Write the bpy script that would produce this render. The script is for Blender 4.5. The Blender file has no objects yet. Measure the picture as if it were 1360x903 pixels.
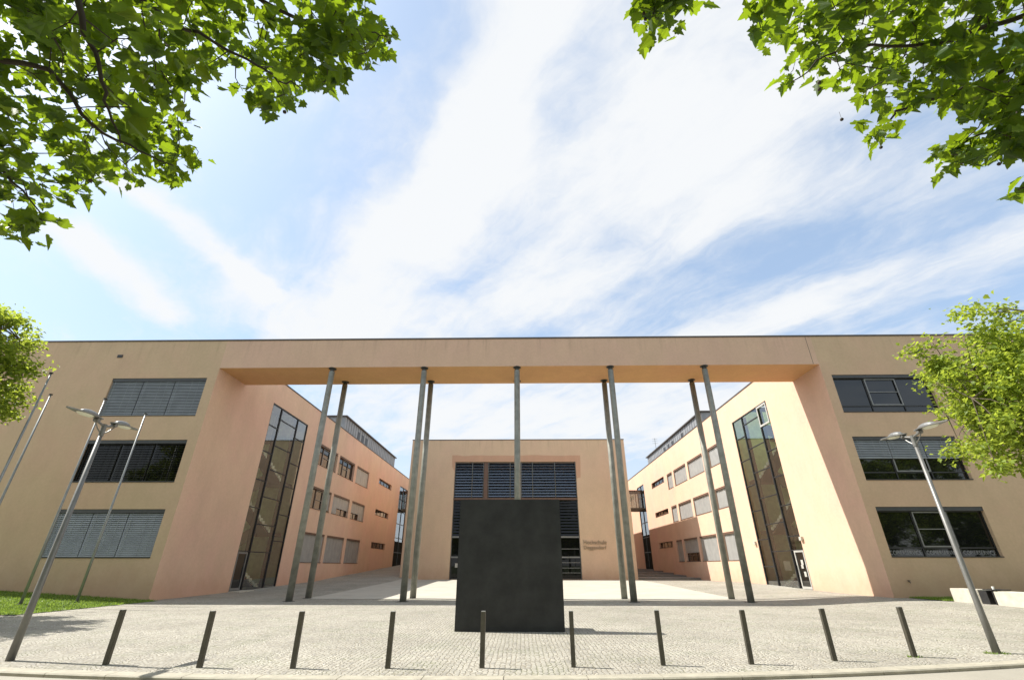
import bpy, bmesh, math, random
from mathutils import Vector, Matrix
R = math.radians
S = bpy.context.scene
COL = S.collection
rnd = random.Random(7)

# ------------------------------------------------------------------ camera, world, sun, exposure
F_PX, PITCH, YAW, ROLL, EYE = 605.78, R(26.278), R(1.106), R(0.058), 1.65
cam_d = bpy.data.cameras.new('camera'); cam = bpy.data.objects.new('camera', cam_d); COL.objects.link(cam)
cam_d.sensor_fit = 'HORIZONTAL'; cam_d.sensor_width = 36.0; cam_d.lens = F_PX / 1360 * 36
cam_d.clip_end = 5000; cam_d.clip_start = 0.05
CAM_ROT = Matrix.Rotation(YAW, 4, 'Z') @ Matrix.Rotation(R(90) + PITCH, 4, 'X') @ Matrix.Rotation(ROLL, 4, 'Z')
cam.matrix_world = Matrix.Translation((0, 0, EYE)) @ CAM_ROT
S.camera = cam

SUN_EL, SUN_AZ = R(52), R(10.3)          # shadows run to +X and a little to -Y
sun_from = Vector((-math.cos(SUN_EL) * math.cos(SUN_AZ), math.cos(SUN_EL) * math.sin(SUN_AZ), math.sin(SUN_EL)))
sd = bpy.data.lights.new('sun', 'SUN'); sd.energy = 4.9; sd.angle = R(0.53); sd.color = (1.0, 0.955, 0.90)
so = bpy.data.objects.new('sun', sd); COL.objects.link(so)
so.rotation_euler = sun_from.to_track_quat('Z', 'Y').to_euler()
so.location = (-30, 10, 40)

W = bpy.data.worlds.new('World'); S.world = W; W.use_nodes = True
S.view_settings.view_transform = 'Standard'; S.view_settings.look = 'None'
S.view_settings.gamma = 1; S.view_settings.use_curve_mapping = False
S.view_settings.exposure = 0.86


class NT:
    """small helper for node trees"""
    def __init__(s, tree): s.t = tree; s.n = tree.nodes; s.l = tree.links
    def node(s, typ, **kw):
        n = s.n.new(typ)
        for k, v in kw.items(): setattr(n, k, v)
        return n
    def put(s, sock, v):
        if hasattr(v, 'is_output') or isinstance(v, bpy.types.NodeSocket): s.l.new(v, sock)
        else: sock.default_value = v
    def math(s, op, a, b=0.0, c=0.0, clamp=False):
        n = s.node('ShaderNodeMath', operation=op, use_clamp=clamp)
        s.put(n.inputs[0], a); s.put(n.inputs[1], b); s.put(n.inputs[2], c)
        return n.outputs[0]
    def vmath(s, op, a, b=(0, 0, 0), out=0):
        n = s.node('ShaderNodeVectorMath', operation=op)
        s.put(n.inputs[0], a); s.put(n.inputs[1], b)
        return n.outputs[out]
    def scale(s, a, k):
        n = s.node('ShaderNodeVectorMath', operation='SCALE'); s.put(n.inputs[0], a); s.put(n.inputs['Scale'], k)
        return n.outputs[0]
    def noise(s, vec, scale, detail=4, rough=.55, dist=0.0):
        n = s.node('ShaderNodeTexNoise'); s.put(n.inputs['Vector'], vec)
        n.inputs['Scale'].default_value = scale; n.inputs['Detail'].default_value = detail
        n.inputs['Roughness'].default_value = rough; n.inputs['Distortion'].default_value = dist
        return n.outputs[0]
    def ramp(s, v, a, b, c=0.0, d=1.0):
        n = s.node('ShaderNodeMapRange', interpolation_type='SMOOTHSTEP')
        s.put(n.inputs[0], v); n.inputs[1].default_value = a; n.inputs[2].default_value = b
        n.inputs[3].default_value = c; n.inputs[4].default_value = d
        return n.outputs[0]
    def mix(s, f, a, b, blend='MIX'):
        n = s.node('ShaderNodeMix', data_type='RGBA', blend_type=blend)
        s.put(n.inputs[0], f)
        s.put(n.inputs[6], a if not isinstance(a, tuple) else (*a[:3], 1)); s.put(n.inputs[7], b if not isinstance(b, tuple) else (*b[:3], 1))
        return n.outputs[2]


def build_sky():
    t = NT(W.node_tree); t.n.clear()
    tc = t.node('ShaderNodeTexCoord')
    sky = t.node('ShaderNodeTexSky', sky_type='NISHITA'); sky.sun_disc = False
    sky.sun_elevation = SUN_EL; sky.sun_rotation = math.atan2(sun_from.x, sun_from.y)
    sky.air_density = 1.0; sky.dust_density = 1.6; sky.ozone_density = 1.0
    d = t.vmath('NORMALIZE', tc.outputs['Generated'])
    sep = t.node('ShaderNodeSeparateXYZ'); t.l.new(d, sep.inputs[0])
    zz = t.math('ADD', t.math('MAXIMUM', sep.outputs[2], 0.0), 0.10)
    px, py = t.math('DIVIDE', sep.outputs[0], zz), t.math('DIVIDE', sep.outputs[1], zz)
    cmb = t.node('ShaderNodeCombineXYZ'); t.l.new(px, cmb.inputs[0]); t.l.new(py, cmb.inputs[1])
    p = cmb.outputs[0]
    wn = t.node('ShaderNodeTexNoise'); t.put(wn.inputs['Vector'], p); wn.inputs['Scale'].default_value = 2.2
    wn.inputs['Detail'].default_value = 5; wn.inputs['Roughness'].default_value = .6
    warp = t.scale(t.vmath('SUBTRACT', wn.outputs['Color'], (.5, .5, .5)), .22)
    pw = t.vmath('ADD', p, warp)

    def capsule(a, b, w0, amp):
        a = Vector((*a, 0)); b = Vector((*b, 0)); ab = b - a
        pa = t.vmath('SUBTRACT', pw, tuple(a))
        h = t.math('DIVIDE', t.vmath('DOT_PRODUCT', pa, tuple(ab), out=1), ab.length_squared, clamp=True)
        dv = t.vmath('SUBTRACT', pa, t.scale(tuple(ab), h))
        L = t.vmath('LENGTH', dv, out=1)
        g = t.math('POWER', 2.718, t.math('MULTIPLY', t.math('POWER', t.math('DIVIDE', L, w0), 2.0), -1.0))
        return t.math('MULTIPLY', g, amp)
    tot = None
    for a, b, w0, amp in CLOUDS:
        c = capsule(a, b, w0, amp)
        tot = c if tot is None else t.math('ADD', tot, c)
    # streaky cirrus fibres: noise stretched along the wind
    mp = t.node('ShaderNodeMapping'); t.put(mp.inputs['Vector'], pw)
    mp.vector_type = 'TEXTURE'; mp.inputs['Rotation'].default_value = (0, 0, R(128)); mp.inputs['Scale'].default_value = (1.45, .42, 1)
    st = t.noise(mp.outputs[0], 3.0, 8, .62, .35)
    fine = t.noise(pw, 3.4, 8, .62, .2)
    tex = t.math('ADD', t.math('MULTIPLY', st, .55), t.math('MULTIPLY', fine, .45))
    f = t.math('ADD', tot, t.math('MULTIPLY', t.math('SUBTRACT', tex, .5), 2.7))
    m = t.ramp(f, -.12, 1.05)
    hz = t.ramp(sep.outputs[2], .0, .40, .6, 0.0)      # milky air low down
    m2 = t.math('MAXIMUM', m, hz)
    m2 = t.math('MULTIPLY', m2, .97)
    base = t.mix(1.0, sky.outputs[0], (1.5, 1.62, 1.62), 'MULTIPLY')
    base = t.mix(.5, base, (4.2, 5.35, 7.0))
    col = t.mix(m2, base, (6.85, 6.98, 7.1))
    # unseen bright sky added at both sides, weaker behind the viewer, to light shaded walls
    sky_fill = t.math('MAXIMUM', t.ramp(t.math('ABSOLUTE', sep.outputs[0]), .78, .95), t.ramp(sep.outputs[1], -.10, -.60, 0.0, .22))
    col = t.mix(t.math('MULTIPLY', sky_fill, t.ramp(fine, .25, .6, .45, 1.0)), col, (15.5, 15.0, 14.2))
    bg = t.node('ShaderNodeBackground'); t.put(bg.inputs[0], col); bg.inputs[1].default_value = 0.076
    out = t.node('ShaderNodeOutputWorld'); t.l.new(bg.outputs[0], out.inputs[0])


# cloud banks on the flat sky layer: start, end, half width, weight
CLOUDS = [
    ((.06, .30), (-.09, .77), .12, .85),
    ((-.09, .77), (-.30, 1.03), .12, .9),
    ((-.30, 1.03), (-.60, 1.45), .14, .9),
    ((.36, .40), (.16, 1.10), .30, .74),
    ((.70, .45), (.52, .80), .24, .60),
    ((-.50, 1.55), (.12, 1.38), .18, .55),
    ((-.97, .74), (-.86, 1.32), .050, 1.05),
    ((-.88, 1.35), (-.82, 1.80), .20, .75),
    ((-1.22, 1.00), (-1.25, 1.36), .085, .95),
    ((.75, 1.62), (1.42, .98), .13, .70),
    ((.55, 1.05), (1.15, .74), .12, .45),
    ((-.4, 2.5), (1.8, 2.4), .75, .95),
    ((-1.3, .2), (-.5, -.3), .35, .6),
    ((.6, -.6), (1.3, -.2), .35, .6),
]
build_sky()

# ------------------------------------------------------------------ materials
def new_mat(name):
    m = bpy.data.materials.new(name); m.use_nodes = True
    t = NT(m.node_tree); b = t.n['Principled BSDF']
    return m, t, b


def simple(name, col, rough=.6, metal=0.0, var=.12, nscale=3.0, bump=0.0, bscale=40, spec=.5):
    m, t, b = new_mat(name)
    tc = t.node('ShaderNodeTexCoord').outputs['Object']
    n = t.noise(tc, nscale, 5, .6)
    k = t.ramp(n, .25, .75, 1 - var, 1 + var)
    c = t.mix(1.0, tuple(col), (1, 1, 1), 'MULTIPLY')
    v = t.node('ShaderNodeVectorMath', operation='SCALE'); t.l.new(c, v.inputs[0]); t.put(v.inputs['Scale'], k)
    t.l.new(v.outputs[0], b.inputs['Base Color'])
    b.inputs['Roughness'].default_value = rough; b.inputs['Metallic'].default_value = metal
    b.inputs['Specular IOR Level'].default_value = spec
    if bump:
        bn = t.node('ShaderNodeBump'); bn.inputs['Strength'].default_value = bump; bn.inputs['Distance'].default_value = .02
        t.l.new(t.noise(tc, bscale, 4, .6), bn.inputs['Height']); t.l.new(bn.outputs[0], b.inputs['Normal'])
    return m


def plaster(name, col, pink):
    m, t, b = new_mat(name)
    tc = t.node('ShaderNodeTexCoord').outputs['Object']
    big = t.noise(tc, .22, 5, .6)
    mp = t.node('ShaderNodeMapping'); t.put(mp.inputs['Vector'], tc); mp.inputs['Scale'].default_value = (1.0, 1.0, .6)
    streak = t.noise(mp.outputs[0], .8, 7, .7)
    c = t.mix(t.ramp(big, .38, .68), tuple(col), tuple(pink))
    sc = t.math('MULTIPLY', t.ramp(streak, .2, .8, .93, 1.06), t.ramp(t.noise(tc, 7, 5, .7), .2, .8, .95, 1.05))
    v = t.scale(c, sc)
    sp0 = t.node('ShaderNodeSeparateXYZ'); t.l.new(tc, sp0.inputs[0])
    mq = t.node('ShaderNodeMapping'); t.put(mq.inputs['Vector'], tc); mq.inputs['Scale'].default_value = (2.6, 2.6, .12)
    drip = t.math('MULTIPLY', t.ramp(t.noise(mq.outputs[0], 1.0, 6, .7), .5, .72), t.ramp(sp0.outputs[2], 12.9, 14.7))
    v = t.scale(v, t.math('SUBTRACT', 1.0, t.math('MULTIPLY', drip, .16)))
    blot = t.ramp(t.noise(tc, .55, 3, .5), .60, .66)
    v = t.mix(t.math('MULTIPLY', blot, .35), v, tuple(pink))
    # splash-stained strip along the foot of the wall
    sep = t.node('ShaderNodeSeparateXYZ'); t.l.new(tc, sep.inputs[0])
    foot = t.math('ADD', sep.outputs[2], t.math('MULTIPLY', t.noise(tc, 1.1, 5, .65), 2.4))
    v = t.mix(t.ramp(foot, .9, 3.1, .55, 0.0), v, (col[0] * .80, col[1] * .66, col[2] * .62))
    t.l.new(v, b.inputs['Base Color']); b.inputs['Roughness'].default_value = .92
    b.inputs['Specular IOR Level'].default_value = .15
    bn = t.node('ShaderNodeBump'); bn.inputs['Strength'].default_value = .28; bn.inputs['Distance'].default_value = .012
    t.l.new(t.noise(tc, 55, 4, .7), bn.inputs['Height']); t.l.new(bn.outputs[0], b.inputs['Normal'])
    return m


def cobble(name):
    m, t, b = new_mat(name)
    tc = t.node('ShaderNodeTexCoord').outputs['Object']
    sep = t.node('ShaderNodeSeparateXYZ'); t.l.new(tc, sep.inputs[0])
    # segmental arcs: rows bowed over bays about 1.3 m wide
    fr = t.math('SUBTRACT', t.math('FRACT', t.math('MULTIPLY', sep.outputs[0], 1 / 1.3)), .5)
    bow = t.math('MULTIPLY', t.math('MULTIPLY', fr, fr), -1.5)
    cmb = t.node('ShaderNodeCombineXYZ'); t.l.new(sep.outputs[0], cmb.inputs[0])
    t.l.new(t.math('ADD', sep.outputs[1], bow), cmb.inputs[1])
    vo = t.node('ShaderNodeTexVoronoi', feature='DISTANCE_TO_EDGE'); t.put(vo.inputs['Vector'], cmb.outputs[0])
    vo.inputs['Scale'].default_value = 10.5; vo.inputs['Randomness'].default_value = .48
    vc = t.node('ShaderNodeTexVoronoi', feature='F1'); t.put(vc.inputs['Vector'], cmb.outputs[0])
    vc.inputs['Scale'].default_value = 10.5; vc.inputs['Randomness'].default_value = .48
    s2 = t.node('ShaderNodeSeparateColor'); t.l.new(vc.outputs['Color'], s2.inputs[0])
    stone = t.mix(s2.outputs[0], (.30, .283, .235), (.375, .355, .295))
    stone = t.mix(t.math('GREATER_THAN', s2.outputs[1], .86), stone, (.265, .25, .215))
    wear = t.noise(tc, .35, 5, .6)
    stone = t.scale(stone, t.ramp(wear, .3, .7, .84, 1.12))
    joint = t.mix(t.ramp(t.noise(tc, .8, 4, .6), .45, .65), (.225, .20, .15), (.165, .165, .10))
    c = t.mix(t.ramp(vo.outputs[0], .03, .13), joint, stone)
    t.l.new(c, b.inputs['Base Color']); b.inputs['Roughness'].default_value = .8
    b.inputs['Specular IOR Level'].default_value = .3
    bn = t.node('ShaderNodeBump'); bn.inputs['Strength'].default_value = .65; bn.inputs['Distance'].default_value = .025
    h = t.math('ADD', t.ramp(vo.outputs[0], .0, .22), t.math('MULTIPLY', t.noise(tc, 30, 3), .3))
    t.l.new(h, bn.inputs['Height']); t.l.new(bn.outputs[0], b.inputs['Normal'])
    return m


def slabs(name):
    m, t, b = new_mat(name)
    tc = t.node('ShaderNodeTexCoord').outputs['Object']
    br = t.node('ShaderNodeTexBrick'); t.put(br.inputs['Vector'], tc)
    br.inputs['Scale'].default_value = 1.0; br.inputs['Brick Width'].default_value = .8; br.inputs['Row Height'].default_value = .4
    br.inputs['Mortar Size'].default_value = .008
    br.inputs['Color1'].default_value = (.375, .35, .285, 1); br.inputs['Color2'].default_value = (.41, .385, .315, 1)
    br.inputs['Mortar'].default_value = (.36, .33, .27, 1)
    v = t.scale(br.outputs[0], t.ramp(t.noise(tc, .6, 5, .65), .25, .75, .9, 1.08))
    t.l.new(v, b.inputs['Base Color']); b.inputs['Roughness'].default_value = .8
    return m


def asphalt(name, col):
    m, t, b = new_mat(name)
    tc = t.node('ShaderNodeTexCoord').outputs['Object']
    v = t.scale(t.mix(t.noise(tc, 90, 3, .7), tuple(c * .7 for c in col), tuple(c * 1.3 for c in col)), t.ramp(t.noise(tc, .5, 5), .3, .7, .9, 1.1))
    t.l.new(v, b.inputs['Base Color']); b.inputs['Roughness'].default_value = .85
    return m


def leaf_mat(name, dark, light, trans, tmix=.5):
    m, t, b = new_mat(name)
    tc = t.node('ShaderNodeTexCoord').outputs['Object']
    geo = t.node('ShaderNodeNewGeometry')
    rv = geo.outputs['Random Per Island']
    c = t.mix(rv, tuple(dark), tuple(light))
    yel = t.math('GREATER_THAN', t.math('FRACT', t.math('MULTIPLY', rv, 37.7)), .93)
    c = t.mix(t.math('MULTIPLY', yel, .5), c, (.22, .25, .03))
    t.l.new(c, b.inputs['Base Color']); b.inputs['Roughness'].default_value = .5; b.inputs['Specular IOR Level'].default_value = .35
    tr = t.node('ShaderNodeBsdfTranslucent')
    t.l.new(t.mix(rv, tuple(x * .75 for x in trans), tuple(x * 1.2 for x in trans)), tr.inputs[0])
    mx = t.node('ShaderNodeMixShader'); mx.inputs[0].default_value = tmix
    t.l.new(b.outputs[0], mx.inputs[1]); t.l.new(tr.outputs[0], mx.inputs[2])
    t.l.new(mx.outputs[0], t.n['Material Output'].inputs[0])
    return m


def clear_glass(name, tint=(.90, .94, .86), ior=1.5, gain=2.6):
    m, t, b = new_mat(name); t.n.remove(b)
    fr = t.node('ShaderNodeFresnel'); fr.inputs[0].default_value = ior
    tp = t.node('ShaderNodeBsdfTransparent'); tp.inputs[0].default_value = (*tint, 1)
    gl = t.node('ShaderNodeBsdfGlossy'); gl.inputs['Roughness'].default_value = 0.0
    gl.inputs[0].default_value = (.95, .97, 1, 1)
    mx = t.node('ShaderNodeMixShader'); t.l.new(t.math('MULTIPLY', fr.outputs[0], gain, clamp=True), mx.inputs[0])
    t.l.new(tp.outputs[0], mx.inputs[1]); t.l.new(gl.outputs[0], mx.inputs[2])
    t.l.new(mx.outputs[0], t.n['Material Output'].inputs[0])
    return m


def dark_glass(name, col=(.008, .009, .008), ior=1.6):
    m, t, b = new_mat(name)
    tc = t.node('ShaderNodeTexCoord').outputs['Object']
    b.inputs['Base Color'].default_value = (*col, 1); b.inputs['Roughness'].default_value = .02
    b.inputs['IOR'].default_value = ior
    bn = t.node('ShaderNodeBump'); bn.inputs['Strength'].default_value = .02; bn.inputs['Distance'].default_value = .05
    t.l.new(t.noise(tc, .7, 2), bn.inputs['Height']); t.l.new(bn.outputs[0], b.inputs['Normal'])
    return m


def seam_metal(name, col, axis):
    m, t, b = new_mat(name)
    tc = t.node('ShaderNodeTexCoord').outputs['Object']
    sep = t.node('ShaderNodeSeparateXYZ'); t.l.new(tc, sep.inputs[0])
    fr = t.math('FRACT', t.math('MULTIPLY', sep.outputs[axis], 1 / .8))
    k = t.math('LESS_THAN', fr, .22)
    v = t.scale(t.mix(k, tuple(col), tuple(c * .32 for c in col)), t.ramp(t.noise(tc, 1.2, 4), .3, .7, .85, 1.12))
    t.l.new(v, b.inputs['Base Color']); b.inputs['Roughness'].default_value = .5; b.inputs['Metallic'].default_value = .25
    return m


M = {}
M['plaster'] = plaster('plaster_sandy', (.55, .405, .262), (.565, .39, .265))
M['beam'] = plaster('plaster_beam', (.605, .42, .295), (.61, .41, .30))
M['wing'] = plaster('plaster_peach', (.625, .435, .305), (.63, .41, .305))
M['hall'] = plaster('plaster_hall', (.61, .45, .30), (.615, .435, .30))
M['soffit'] = plaster('plaster_soffit_bounce', (.58, .345, .165), (.58, .33, .17))  # warm bounce light from ground and walls put into this orange
M['patch'] = plaster('plaster_patch', (.53, .325, .215), (.53, .32, .21))
M['galv'] = simple('galvanised_steel', (.245, .245, .205), .55, .3, .22, 2.5, .05, 30)
M['darkcap'] = simple('dark_steel_cap', (.05, .05, .045), .6, .3)
M['coping'] = simple('coping_metal', (.085, .07, .06), .5, .4)
M['roof'] = simple('roof_gravel', (.25, .24, .22), .9, 0, .2, 5)
M['frame'] = simple('window_frame_dark', (.035, .035, .035), .45, .3)
M['framelight'] = simple('window_frame_light', (.22, .22, .21), .4, .4)
M['framewhite'] = simple('sash_white', (.40, .39, .35), .45)
M['brown'] = simple('brown_frame', (.13, .075, .05), .6)
M['box'] = simple('shutter_box', (.06, .062, .062), .5, .3)
M['blind_grey'] = simple('blind_grey', (.31, .33, .33), .45, .25, .1, 1.5)
M['blind_dark_gaps'] = simple('blind_dark_gaps', (.025, .026, .025), .5, .3, .15, 1.5)  # darkness seen between open slats put into the slat colour
M['blind_light'] = simple('blind_light', (.33, .33, .31), .45, .2, .1, 1.5)
M['glass'] = dark_glass('window_glass')
M['stairglass'] = clear_glass('stair_glass')
M['strip_glass'] = clear_glass('link_glass', (.5, .52, .50), 1.7, 1.5)
M['louvre'] = dark_glass('louvre_glass', (.07, .09, .115), 3.0)
M['louvre_dark'] = dark_glass('louvre_glass_dark', (.006, .0065, .006), 1.38)
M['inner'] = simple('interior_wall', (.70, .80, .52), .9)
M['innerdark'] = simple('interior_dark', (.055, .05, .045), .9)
M['matt'] = simple('dark_reflection_matt', (.02, .021, .016), .95, 0, .4, 1.5, spec=.05)
M['stepwhite'] = simple('stair_white', (.72, .74, .66), .7)
M['balu'] = simple('balustrade_brown', (.10, .085, .06), .7)
M['red'] = simple('red_panel', (.28, .06, .04), .7)
M['seamx'] = seam_metal('penthouse_cladding', (.24, .245, .25), 1)
M['slabstone'] = simple('monolith_dark', (.025, .0255, .0235), .55, 0, .36, 1.4, .12, 18, .35)
M['bollard'] = simple('bollard_steel', (.085, .078, .058), .5, .4, .2, 5)
M['bolltop'] = simple('bollard_top', (.35, .35, .32), .5, .4)
M['lamp'] = simple('lamp_steel', (.17, .168, .155), .45, .4, .15, 3)
M['lamphead'] = simple('lamp_head_grey', (.20, .20, .19), .35, .4)
M['lens'] = simple('lamp_lens', (.62, .62, .50), .3)
M['flag'] = simple('flagpole_alu', (.25, .26, .25), .4, .5)
M['concrete'] = simple('concrete', (.47, .44, .36), .85, 0, .14, 3, .15, 35)
M['black'] = simple('black_steel', (.02, .02, .02), .5)
M['white'] = simple('white_plastic', (.75, .75, .7), .5)
M['paper'] = simple('paper_notice', (.42, .41, .36), .8)
M['letters'] = simple('letter_grey', (.32, .24, .16), .5, .2)
M['film'] = simple('window_lettering', (.30, .30, .30), .7)
M['cobble'] = cobble('cobblestone')
M['slabs'] = slabs('pale_paving')
M['kerb'] = simple('kerb_granite', (.32, .295, .225), .8, 0, .15, 4, .2, 45)
M['road'] = asphalt('road_surface', (.27, .25, .20))
M['earth'] = simple('ground_far', (.10, .12, .05), .95)
M['lawn'] = simple('lawn_soil', (.10, .145, .03), .95, 0, .3, 6, .4, 40)
M['blade'] = leaf_mat('grass_blade', (.11, .19, .026), (.17, .26, .045), (.30, .42, .06), .4)
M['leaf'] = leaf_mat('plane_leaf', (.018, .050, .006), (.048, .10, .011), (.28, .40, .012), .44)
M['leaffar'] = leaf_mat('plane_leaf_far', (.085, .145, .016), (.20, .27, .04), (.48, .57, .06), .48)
M['bark'] = simple('bark', (.09, .07, .045), .9, 0, .35, 5, .4, 20)
M['twig'] = simple('twig', (.05, .038, .025), .9)
M['step'] = simple('step_stone', (.20, .18, .15), .85, 0, .15, 2)

# ------------------------------------------------------------------ mesh helpers
class MB:
    def __init__(s): s.v = []; s.f = []
    def face(s, pts, n=None):
        pts = [Vector(p) for p in pts]
        if n is not None:
            nn = (pts[1] - pts[0]).cross(pts[2] - pts[1])
            if nn.dot(Vector(n)) < 0: pts.reverse()
        i = len(s.v); s.v += pts; s.f.append(tuple(range(i, i + len(pts))))
    def box(s, x0, x1, y0, y1, z0, z1):
        s.obox(Vector((0, 0, 0)), Vector((1, 0, 0)), Vector((0, 1, 0)), Vector((0, 0, 1)), x0, x1, y0, y1, z0, z1)
    def obox(s, O, U, V, Wd, a0, a1, b0, b1, c0, c1):
        if U.cross(V).dot(Wd) < 0: a0, a1 = a1, a0
        P = [O + U * a + V * b + Wd * c for c in (c0, c1) for b in (b0, b1) for a in (a0, a1)]
        i = len(s.v); s.v += P
        for q in ((0, 2, 3, 1), (4, 5, 7, 6), (0, 1, 5, 4), (2, 6, 7, 3), (0, 4, 6, 2), (1, 3, 7, 5)):
            s.f.append(tuple(i + k for k in q))
    def tube(s, pts, rads, n=8, cap=True):
        pts = [Vector(p) for p in pts]
        rings = []
        for k, p in enumerate(pts):
            d = (pts[min(k + 1, len(pts) - 1)] - pts[max(k - 1, 0)]).normalized()
            a = d.cross(Vector((0, 0, 1)))
            if a.length < .02: a = d.cross(Vector((0, 1, 0)))
            a.normalize(); b = d.cross(a)
            r = rads[k] if hasattr(rads, '__len__') else rads
            i = len(s.v)
            for j in range(n):
                t = 2 * math.pi * j / n
                s.v.append(p + (a * math.cos(t) + b * math.sin(t)) * r)
            rings.append(i)
        for k in range(len(rings) - 1):
            for j in range(n):
                j2 = (j + 1) % n
                s.f.append((rings[k] + j, rings[k] + j2, rings[k + 1] + j2, rings[k + 1] + j))
        if cap:
            s.f.append(tuple(rings[0] + j for j in reversed(range(n)))); s.f.append(tuple(rings[-1] + j for j in range(n)))
    def ball(s, c, rx, ry, rz, n=10, m=6, lo=-1.0):
        c = Vector(c); rings = []
        for k in range(m + 1):
            ph = math.asin(lo) + (math.pi / 2 - math.asin(lo)) * k / m
            i = len(s.v); rings.append(i)
            for j in range(n):
                t = 2 * math.pi * j / n
                s.v.append(c + Vector((rx * math.cos(ph) * math.cos(t), ry * math.cos(ph) * math.sin(t), rz * math.sin(ph))))
        for k in range(m):
            for j in range(n):
                j2 = (j + 1) % n
                s.f.append((rings[k] + j, rings[k] + j2, rings[k + 1] + j2, rings[k + 1] + j))
    def build(s, name, mat, parent=None, smooth=False, bevel=0.0, fix=False):
        o0 = root_loc(parent) if parent else Vector((0, 0, 0))
        me = bpy.data.meshes.new(name)
        me.from_pydata([tuple(v - o0) for v in s.v], [], s.f); me.update()
        if smooth or bevel or fix:
            bm = bmesh.new(); bm.from_mesh(me)
            if fix:
                bmesh.ops.remove_doubles(bm, verts=bm.verts, dist=1e-5); bmesh.ops.recalc_face_normals(bm, faces=bm.faces)
            if bevel:
                bmesh.ops.remove_doubles(bm, verts=bm.verts, dist=1e-5)
                bmesh.ops.bevel(bm, geom=list(bm.edges), offset=bevel, segments=2, affect='EDGES', clamp_overlap=True)
            bm.to_mesh(me); bm.free()
        if smooth:
            for p in me.polygons: p.use_smooth = True
        me.materials.append(mat)
        o = bpy.data.objects.new(name, me); COL.objects.link(o)
        if parent: o.parent = parent
        return o


def root_loc(o):
    while o.parent: o = o.parent
    return o.location.copy()


def thing(name, loc, label, cat, group=None):
    o = bpy.data.objects.new(name, None); COL.objects.link(o); o.location = loc
    o.empty_display_size = .3
    o['label'] = label; o['category'] = cat
    if group: o['group'] = group
    return o


def tag(o, label, cat, group=None):
    o['label'] = label; o['category'] = cat
    if group: o['group'] = group
    return o


def struct(o, kind='structure', label=None, cat=None):
    o['kind'] = kind
    if label: o['label'] = label
    if cat: o['category'] = cat
    return o


def copy_thing(root, loc, label):
    r = root.copy(); COL.objects.link(r); r.location = loc; r['label'] = label
    for ch in list(root.children):
        c = ch.copy(); COL.objects.link(c); c.parent = r
        for g in ch.children:
            d = g.copy(); COL.objects.link(d); d.parent = c
    return r


class Plane:
    """a facade: u runs along it, d outwards, z up"""
    def __init__(s, O, U, N): s.O = Vector(O); s.U = Vector(U); s.N = Vector(N); s.Z = Vector((0, 0, 1))
    def p(s, u, d, z): return s.O + s.U * u + s.N * d + s.Z * z
    def box(s, mb, u0, u1, d0, d1, z0, z1): mb.obox(s.O, s.U, s.N, s.Z, u0, u1, d0, d1, z0, z1)
    def quad(s, mb, u0, u1, z0, z1, d=0.0): mb.face([s.p(u0, d, z0), s.p(u1, d, z0), s.p(u1, d, z1), s.p(u0, d, z1)], s.N)
    def wall(s, mb, u0, u1, z0, z1, holes, depth):
        us = sorted({u0, u1, *[h[0] for h in holes], *[h[1] for h in holes]})
        zs = sorted({z0, z1, *[h[2] for h in holes], *[h[3] for h in holes]})
        for a, b in zip(us, us[1:]):
            for c, e in zip(zs, zs[1:]):
                mu, mz = (a + b) / 2, (c + e) / 2
                if any(h[0] < mu < h[1] and h[2] < mz < h[3] for h in holes): continue
                s.quad(mb, a, b, c, e)
        for a, b, c, e, *dd in holes:
            k = -(dd[0] if dd else depth)
            mb.face([s.p(a, 0, c), s.p(a, k, c), s.p(a, k, e), s.p(a, 0, e)], s.U)
            mb.face([s.p(b, 0, c), s.p(b, k, c), s.p(b, k, e), s.p(b, 0, e)], -s.U)
            mb.face([s.p(a, 0, e), s.p(a, k, e), s.p(b, k, e), s.p(b, 0, e)], -s.Z)
            mb.face([s.p(a, 0, c), s.p(a, k, c), s.p(b, k, c), s.p(b, 0, c)], s.Z)


def sm(a, b, t):
    t = max(0.0, min(1.0, (t - a) / (b - a))); return t * t * (3 - 2 * t)


def gz(x, y):
    """height of the paved square"""
    z = .33 * sm(27, 52, y)
    z += .22 * sm(12, 18, x) * sm(15, 21, y) * (1 - sm(40, 52, y))
    z += min(.5, .05 * max(0.0, -18.5 - x)) * sm(19, 26, y)
    z += .0417 * max(0.0, y - 47) * (1 - sm(-12.8, -10.5, x)) if y < 80 else .0417 * 33 * (1 - sm(-12.8, -10.5, x))
    return z


def kerb_y(x):
    e = max(-16.0, min(14.0, x))
    y = 8.95 + .0115 * (e + 2.5) ** 2
    return y + (x - e) * .023 * (e + 2.5)


def text_mesh(s, size, ext=0.0):
    cu = bpy.data.curves.new('lettering', 'FONT'); cu.body = s; cu.size = size; cu.extrude = ext; cu.align_x = 'LEFT'
    o = bpy.data.objects.new('lettering', cu); COL.objects.link(o)
    dg = bpy.context.evaluated_depsgraph_get()
    me = bpy.data.meshes.new_from_object(o.evaluated_get(dg))
    vs = [v.co.copy() for v in me.vertices]; fs = [tuple(p.vertices) for p in me.polygons]
    bpy.data.objects.remove(o); bpy.data.meshes.remove(me); bpy.data.curves.remove(cu)
    return vs, fs


def lettering(text, pl, u, z, width, height, d, mat, parent, ext=0.004, flip=False):
    vs, fs = text_mesh(text, 1.0, ext)
    x0, x1 = min(v.x for v in vs), max(v.x for v in vs); y0, y1 = min(v.y for v in vs), max(v.y for v in vs)
    mb = MB(); k = width / (x1 - x0); kh = height / (y1 - y0)
    mb.v = [pl.p(u + (v.x - x0) * k, d + v.z, z + (v.y - y0) * kh) for v in vs]; mb.f = fs
    return mb.build('lettering', mat, parent)


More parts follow.
